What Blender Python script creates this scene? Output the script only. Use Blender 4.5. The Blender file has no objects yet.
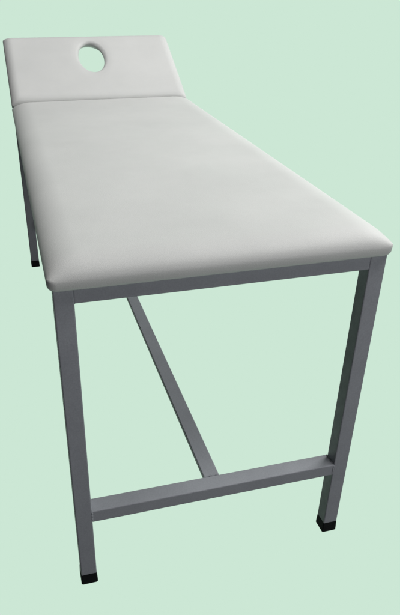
import bpy, bmesh, math, random
from mathutils import Vector, Matrix
random.seed(4)
scene = bpy.context.scene
col = scene.collection

# ------------------------------------------------------------ dimensions (metres)
W, L = 0.600, 1.334            # main cushion
HL, H = 0.698, 0.7436          # top of the steel frame, top of the cushion
S = 0.0325                     # square tube
XL, XR = 0.0057, 0.5943        # outer faces of the legs
YF, YR = 0.0121, 1.6735        # front / rear outer faces
CAP = 0.031
ZR, RH, RD = 0.2065, 0.0292, 0.0374
HA, HLEN = 0.4956, 0.357       # headrest tilt and length

# ------------------------------------------------------------ materials
def new_mat(name):
    m = bpy.data.materials.new(name); m.use_nodes = True
    nt = m.node_tree
    return m, nt, nt.nodes['Principled BSDF']

def ramp(nt, fac, c0, c1, p0=0.3, p1=0.7):
    r = nt.nodes.new('ShaderNodeValToRGB')
    r.color_ramp.elements[0].position = p0; r.color_ramp.elements[0].color = (*c0, 1)
    r.color_ramp.elements[1].position = p1; r.color_ramp.elements[1].color = (*c1, 1)
    nt.links.new(fac, r.inputs[0]); return r.outputs[0]

def noise(nt, scale, detail=4, rough=.55, vec=None):
    n = nt.nodes.new('ShaderNodeTexNoise')
    n.inputs['Scale'].default_value = scale; n.inputs['Detail'].default_value = detail
    n.inputs['Roughness'].default_value = rough
    if vec is not None: nt.links.new(vec, n.inputs['Vector'])
    return n.outputs[0]

def obj_coord(nt):
    t = nt.nodes.new('ShaderNodeTexCoord'); return t.outputs['Object']

def bump(nt, h, strength, dist, prev=None):
    b = nt.nodes.new('ShaderNodeBump')
    b.inputs['Strength'].default_value = strength; b.inputs['Distance'].default_value = dist
    nt.links.new(h, b.inputs['Height'])
    if prev is not None: nt.links.new(prev, b.inputs['Normal'])
    return b.outputs[0]

def vinyl():
    m, nt, b = new_mat('off_white_vinyl')
    v = obj_coord(nt)
    c = ramp(nt, noise(nt, 5.0, 5, .6, v), (0.585, 0.594, 0.582), (0.632, 0.640, 0.627))
    nt.links.new(c, b.inputs['Base Color'])
    nt.links.new(ramp(nt, noise(nt, 9, 3, .5, v), (.5,)*3, (.62,)*3), b.inputs['Roughness'])
    b.inputs['Specular IOR Level'].default_value = 0.28
    vo = nt.nodes.new('ShaderNodeTexVoronoi'); vo.inputs['Scale'].default_value = 850
    nt.links.new(v, vo.inputs['Vector'])
    n1 = bump(nt, vo.outputs['Distance'], .30, .0005)
    n2 = bump(nt, noise(nt, 8, 3, .5, v), .10, .004, n1)
    nt.links.new(n2, b.inputs['Normal'])
    return m

def paint():
    m, nt, b = new_mat('grey_powder_coat')
    v = obj_coord(nt)
    c = ramp(nt, noise(nt, 14, 6, .65, v), (0.300, 0.312, 0.342), (0.336, 0.350, 0.380))
    sp = ramp(nt, noise(nt, 310, 3, .7, v), (.93,)*3, (1.06,)*3, .35, .65)
    sc = ramp(nt, noise(nt, 38, 8, .75, v), (1,)*3, (1.35,)*3, .66, .72)   # small scuffs in the coat
    for extra in (sp, sc):
        mu = nt.nodes.new('ShaderNodeMix'); mu.data_type = 'RGBA'; mu.blend_type = 'MULTIPLY'
        mu.inputs['Factor'].default_value = 1
        nt.links.new(c, mu.inputs['A']); nt.links.new(extra, mu.inputs['B']); c = mu.outputs['Result']
    nt.links.new(c, b.inputs['Base Color'])
    nt.links.new(ramp(nt, noise(nt, 60, 4, .6, v), (.42,)*3, (.58,)*3), b.inputs['Roughness'])
    b.inputs['Specular IOR Level'].default_value = 0.25
    nt.links.new(bump(nt, noise(nt, 420, 3, .6, v), .25, .0006), b.inputs['Normal'])
    return m

def rubber():
    m, nt, b = new_mat('black_rubber')
    v = obj_coord(nt)
    nt.links.new(ramp(nt, noise(nt, 80, 4, .6, v), (.006, .007, .008), (.012, .013, .014)), b.inputs['Base Color'])
    b.inputs['Roughness'].default_value = .8
    b.inputs['Specular IOR Level'].default_value = .15
    return m

def board():
    m, nt, b = new_mat('dark_base_board')
    v = obj_coord(nt)
    nt.links.new(ramp(nt, noise(nt, 30, 4, .6, v), (.035, .036, .038), (.055, .056, .058)), b.inputs['Base Color'])
    b.inputs['Roughness'].default_value = .8
    return m

M_VINYL, M_PAINT, M_RUBBER, M_BOARD = vinyl(), paint(), rubber(), board()

# ------------------------------------------------------------ helpers
def link(name, bm, mat, parent, smooth=False, auto=None):
    bmesh.ops.recalc_face_normals(bm, faces=bm.faces)
    me = bpy.data.meshes.new(name); bm.to_mesh(me); bm.free()
    me.materials.append(mat)
    for p in me.polygons: p.use_smooth = smooth
    o = bpy.data.objects.new(name, me); col.objects.link(o)
    o.parent = parent
    return o

def tube(x0, x1, y0, y1, z0, z1, r=.0022, into=None):
    """square steel tube: a box with rolled (rounded) edges"""
    bm = bmesh.new()
    bmesh.ops.create_cube(bm, size=1)
    for v in bm.verts:
        v.co = Vector((x0 + (v.co.x+.5)*(x1-x0), y0 + (v.co.y+.5)*(y1-y0), z0 + (v.co.z+.5)*(z1-z0)))
    bmesh.ops.bevel(bm, geom=bm.edges[:], offset=r, segments=3, affect='EDGES', profile=.5)
    if into is not None:
        me = bpy.data.meshes.new('tmp'); bm.to_mesh(me); bm.free(); into.from_mesh(me); bpy.data.meshes.remove(me)
        return into
    return bm

def rounded_rect(w0, w1, h0, h1, r, n=16, m=56):
    """closed loop of points, n per corner and m along every side, always the same count"""
    pts = []
    cs = [(w1-r, h0+r, -90), (w1-r, h1-r, 0), (w0+r, h1-r, 90), (w0+r, h0+r, 180)]
    corners = [[(cx+r*math.cos(math.radians(a+90*k/n)), cy+r*math.sin(math.radians(a+90*k/n))) for k in range(n+1)] for cx, cy, a in cs]
    for i, c in enumerate(corners):
        pts += c
        a, b = c[-1], corners[(i+1) % 4][0]
        for k in range(1, m):
            t = k/m; pts.append((a[0]+(b[0]-a[0])*t, a[1]+(b[1]-a[1])*t))
    return pts

def bridge(bm, A, B):
    n = len(A)
    for i in range(n):
        bm.faces.new((A[i], A[(i+1) % n], B[(i+1) % n], B[i]))

def side_profile(T, rx):
    """(inset, height) from the bottom seam up over the rolled edge to the top"""
    P = [(.0100, 0.0), (.0058, .0006), (.0026, .0030), (.0008, .0070)]
    z0 = .0165
    P.append((0.0, z0))
    n = 16
    for k in range(1, n+1):
        a = math.radians(90*k/n)
        P.append((rx*(1-math.cos(a)), z0 + (T-z0)*math.sin(a)**.9))
    return P

def cushion_loops(bm, w, l, T, rx, rc, skew=None):
    loops = []
    z0 = .0165
    def q(d):
        t = min(max(d/rx, 0), 1)
        return (1-(1-t)**2)**.47
    for ins, z in side_profile(T, rx):
        r = max(rc - ins*.15, .007)
        ring = []
        for x, y in rounded_rect(ins, w-ins, ins, l-ins, r):
            zz = z
            if z > z0 + 1e-6:          # upholstery pulled down on both sides of a corner
                zz = z0 + (T-z0)*q(min(x, w-x))*q(min(y, l-y))
            ring.append(bm.verts.new((x, y, zz)))
        loops.append(ring)
    for A, B in zip(loops, loops[1:]): bridge(bm, A, B)
    return loops

root = bpy.data.objects.new('examination_table', None)
col.objects.link(root)
root['label'] = 'off white padded examination table with tilted headrest and grey steel legs'
root['category'] = 'examination table'

# ------------------------------------------------------------ main cushion
T = H - HL
bm = bmesh.new()
loops = cushion_loops(bm, W, L, T, .062, .015)
cx, cy = W/2, L/2
prev = loops[-1]; base = [v.co.copy() for v in prev]
for k in range(1, 16):
    f = 1 - k/16
    cur = []
    for b in base:
        x = cx + (b.x-cx)*f; y = cy + (b.y-cy)*(f if f > .0 else 0)
        z = T + .0022*(1-f*f)
        cur.append(bm.verts.new((x, y, z)))
    bridge(bm, prev, cur); prev = cur
c = bm.verts.new((cx, cy, T+.0022))
for i in range(len(prev)): bm.faces.new((prev[i], prev[(i+1) % len(prev)], c))
bm.faces.new(loops[0][::-1])
for v in bm.verts:
    v.co.z += HL
    v.co.x = -.003 + v.co.x*(W+.003)/W
seat = link('cushion', bm, M_VINYL, root, True)

# ------------------------------------------------------------ headrest with its face hole
hr = bpy.data.objects.new('headrest', None)   # replaced by the mesh below
bpy.data.objects.remove(hr)
TH = 0.040
bm = bmesh.new()
loops = cushion_loops(bm, W, HLEN, TH, .032, .008)
hx, hy, ha_, hb_ = .2990, .2290, .0448, .0820
n = len(loops[0])
def ell(scale_add, z):
    out = []
    for v in base_in:
        a = math.atan2((v.y-hy)/hb_, (v.x-hx)/ha_)
        out.append(Vector((hx+(ha_+scale_add)*math.cos(a), hy+(hb_+scale_add)*math.sin(a), z)))
    return out
def even(pts):
    # spread the points evenly round the ellipse angle while keeping their order
    return pts
base_in = [v.co.copy() for v in loops[-1]]
inner = ell(.012, TH)
prev = loops[-1]
K = 24
for k in range(1, K+1):
    f = k/K
    cur = [bm.verts.new((b.x+(e.x-b.x)*f, b.y+(e.y-b.y)*f, TH)) for b, e in zip(base_in, inner)]
    bridge(bm, prev, cur); prev = cur
for k in range(1, 9):                      # rim rolls into the hole
    a = math.radians(90*k/8)
    ring = ell(.012*(1-math.sin(a)), TH - .011*(1-math.cos(a)))
    cur = [bm.verts.new(p) for p in ring]; bridge(bm, prev, cur); prev = cur
cur = [bm.verts.new(p) for p in ell(.002, TH-.016)]; bridge(bm, prev, cur); prev = cur
cur = [bm.verts.new(p) for p in ell(.022, .0)]; bridge(bm, prev, cur); prev = cur
ub = [v.co.copy() for v in loops[0]]
bi = ell(.022, 0)
for k in range(1, 6):
    f = k/6
    cur = [bm.verts.new((e.x+(b.x-e.x)*f, e.y+(b.y-e.y)*f, 0)) for b, e in zip(ub, bi)]
    bridge(bm, prev, cur); prev = cur
bridge(bm, prev, loops[0])
for v in bm.verts:                         # the padding sinks softly towards the hole
    if v.co.z > .02:
        rr = math.hypot((v.co.x-hx)/ha_, (v.co.y-hy)/hb_)
        v.co.z -= .0035*math.exp(-max(0, rr-1)**2/.12)
mat = Matrix.Translation((0, L + .001, H)) @ Matrix.Rotation(HA, 4, 'X') @ Matrix.Translation((0, -.005, -TH))
for v in bm.verts:
    v.co = mat @ v.co
    v.co.x = -.002 + v.co.x*(W+.002)/W
head = link('headrest', bm, M_VINYL, root, True)

# ------------------------------------------------------------ boards under the cushions
bm = tube(.014, W-.014, .034, L-.012, HL-.012, HL+.001, .001)
link('base_board', bm, M_BOARD, root)

# ------------------------------------------------------------ frame
legs = []
def leg(x0, y0):
    bm = tube(x0, x0+S, y0, y0+S, .004, HL-.0005)
    o = link('leg', bm, M_PAINT, root, False)
    # rubber shoe, slightly wider than the tube and spreading to the floor
    b2 = bmesh.new()
    e0, e1 = .0004, .0012
    prof = [(0.0, e1-.001), (.002, e1), (.008, e1), (CAP-.003, e0), (CAP, e0-.001)]
    rings = []
    for z, e in prof:
        pts = rounded_rect(x0-e, x0+S+e, y0-e, y0+S+e, .003, 4, 1)
        rings.append([b2.verts.new((x, y, z)) for x, y in pts])
    for A, B in zip(rings, rings[1:]): bridge(b2, A, B)
    b2.faces.new(rings[0][::-1]); b2.faces.new(rings[-1])
    link('rubber_foot', b2, M_RUBBER, o)
    return o
for x0 in (XL, XR-S):
    for y0 in (YF, YR-S):
        leg(x0 + (.0012 if x0 < .3 and y0 > 1 else 0), y0)

g = .0006
FR = .0277
def rail(name, *a):
    return link(name, tube(*a), M_PAINT, root, False)
# top frame
front = bmesh.new()
tube(XL+S-g, XR-S+g, YF+.0006, YF+S-.001, HL-FR, HL-.001, .0022, front)
def fillet(bm, x, z, sx, r=.006, y0=YF+.004, y1=YF+S-.004, sz=-1):
    """small concave weld in a corner"""
    pts = [(0, 0)] + [(r*(1-math.sin(math.radians(a))), r*(1-math.cos(math.radians(a)))) for a in range(0, 91, 15)]
    A = [bm.verts.new((x+sx*px, y0, z+sz*pz)) for px, pz in pts]
    B = [bm.verts.new((x+sx*px, y1, z+sz*pz)) for px, pz in pts]
    bridge(bm, A, B); bm.faces.new(A); bm.faces.new(B[::-1])
fillet(front, XL+S-.0005, HL-FR+.0005, 1)
fillet(front, XR-S+.0005, HL-FR+.0005, -1, .0035)
link('top_rail', front, M_PAINT, root)
rail('top_rail', XL+S-g, XR-S+g, YR-S+.001, YR-.0012, HL-FR, HL-.001)
for x0 in (XL, XR-S):
    rail('side_rail', x0+.0010, x0+S-.0010, YF+S-g, YR-S+g, HL-FR-.0006, HL-.0012)
rail('cross_rail', XL+S-g, XR-S+g, L-.045, L-.015, HL-FR+.002, HL-.0125)
def bead(bm, p0, p1, r=.0017):
    p0, p1 = Vector(p0), Vector(p1)
    n = max(3, int((p1-p0).length/.0022))
    for k in range(n):
        q = p0.lerp(p1, (k+.5)/n) + Vector([random.uniform(-.0003, .0003) for _ in range(3)])
        bmesh.ops.create_icosphere(bm, subdivisions=2, radius=r*random.uniform(.8, 1.15), matrix=Matrix.Translation(q))
# foot rails and the flat stretcher between them
for (y0, y1, sgn) in ((YF+.0008, YF+RD-.001, -1), (YR-RD+.001, YR-.0008, 1)):
    bm = bmesh.new()
    tube(XL+S-g, XR-S+g, y0, y1, ZR-RH, ZR, .0022, bm)
    yf = y0 if sgn < 0 else y1
    for x in (XL+S+.0004, XR-S-.0004):
        bead(bm, (x, yf, ZR-RH+.003), (x, yf, ZR-.002))
        bead(bm, (x, y0+.002, ZR), (x, min(y1, YR)-.002, ZR))
    link('foot_rail', bm, M_PAINT, root)
BX = .2786
bm = bmesh.new()
tube(BX+.0012, BX+.0348, YF+RD-.0016, YR-RD+.0016, ZR-.0125, ZR-.0006, .0018, bm)
bead(bm, (BX+.003, YF+RD-.001, ZR-.0004), (BX+.033, YF+RD-.001, ZR-.0004), .0012)
link('stretcher', bm, M_PAINT, root)

# headrest support: two struts rising from the rear frame to the tilted cushion
for x0 in (.10, W-.10-.022):
    bm = bmesh.new()
    y1 = L + .27*math.cos(HA); zt = H + .27*math.sin(HA) - TH*math.cos(HA)*1.02
    tube(x0, x0+.022, y1+.0, y1+.022, HL-FR+.004, zt+.004, .0015, bm)
    link('head_strut', bm, M_PAINT, root)
    b3 = tube(x0-.004, x0+.026, .03, HLEN-.03, -.006, .0008, .001)
    for v in b3.verts: v.co = mat @ v.co
    link('head_bracket', b3, M_PAINT, root)
    b4 = tube(x0, x0+.022, y1-.03, YR-S+.004, HL-FR+.002, HL-FR+.014, .001)
    link('strut_tab', b4, M_PAINT, root)

# ------------------------------------------------------------ camera
p = dict(f=624.92, cx=-.0357, cy=-.8742, cz=1.1455, ppx=177.57, ppy=321.41)
fwd = Vector((0.2300962, 0.83494797, -0.49991762)); r = Vector((0.96537599, -0.26071054, 0.0089007)); u = Vector((0.12290217, 0.48465648, 0.86602722))
cam = bpy.data.cameras.new('camera'); co = bpy.data.objects.new('camera', cam); col.objects.link(co)
R = Matrix((r, u, -fwd)).transposed()
co.matrix_world = Matrix.Translation((p['cx'], p['cy'], p['cz'])) @ R.to_4x4()
cam.sensor_fit = 'HORIZONTAL'; cam.sensor_width = 36; cam.lens = 36*p['f']/400
cam.shift_x = (200-p['ppx'])/400; cam.shift_y = (p['ppy']-307.5)/400
cam.clip_end = 100; cam.clip_start = .01
scene.camera = co

# ------------------------------------------------------------ plain mint world background
MINT = (0.604, 0.799, 0.665)
w = bpy.data.worlds.new('World'); scene.world = w; w.use_nodes = True
nt = w.node_tree
bg = nt.nodes['Background']
# world is mint where the camera looks, darkened elsewhere to limit its light
tc = nt.nodes.new('ShaderNodeTexCoord')
dt = nt.nodes.new('ShaderNodeVectorMath'); dt.operation = 'DOT_PRODUCT'
yaw, pit = math.radians(33), math.radians(-36)
dt.inputs[1].default_value = (math.sin(yaw)*math.cos(pit), math.cos(yaw)*math.cos(pit), math.sin(pit))
nt.links.new(tc.outputs['Generated'], dt.inputs[0])
mr = nt.nodes.new('ShaderNodeMapRange'); mr.interpolation_type = 'SMOOTHSTEP'
mr.inputs['From Min'].default_value = math.cos(math.radians(69)); mr.inputs['From Max'].default_value = math.cos(math.radians(56))
nt.links.new(dt.outputs['Value'], mr.inputs['Value'])
mx = nt.nodes.new('ShaderNodeMix'); mx.data_type = 'RGBA'
mx.inputs['A'].default_value = (.012, .013, .014, 1); mx.inputs['B'].default_value = (*MINT, 1)
nt.links.new(mr.outputs['Result'], mx.inputs['Factor'])
nt.links.new(mx.outputs['Result'], bg.inputs[0])
bg.inputs[1].default_value = 1.0

# ------------------------------------------------------------ key light and added fills
def area(name, loc, target, size, power, color=(1, 1, 1)):
    l = bpy.data.lights.new(name, 'AREA'); l.shape = 'RECTANGLE'; l.size, l.size_y = size
    l.energy = power; l.color = color
    o = bpy.data.objects.new(name, l); col.objects.link(o)
    o.location = loc
    o.rotation_euler = (Vector(target)-Vector(loc)).to_track_quat('-Z', 'Y').to_euler()
    return o
area('key_lamp', (.95, -.38, 2.8), (.35, .1, .5), (.9, .9), 28, (1, .995, .985))
area('rear_fill', (.0, 1.6, 2.6), (.25, 1.1, .7), (1.1, 1.1), 13, (1, .995, .985))  # unseen lamp added overhead to lift the back and left of the cushions
area('side_fill', (2.3, 1.15, 2.05), (.3, .8, .5), (1.1, 1.1), 42, (1, .995, .985))  # unseen lamp added on the right to brighten the stretcher under the cushion
area('fill_lamp', (.95, -2.4, 1.0), (.35, .1, .4), (.8, .8), 18, (.985, .985, 1))

scene.render.engine = 'CYCLES'
vs = scene.view_settings
vs.view_transform = 'Standard'; vs.look = 'None'; vs.exposure = 0; vs.gamma = 1
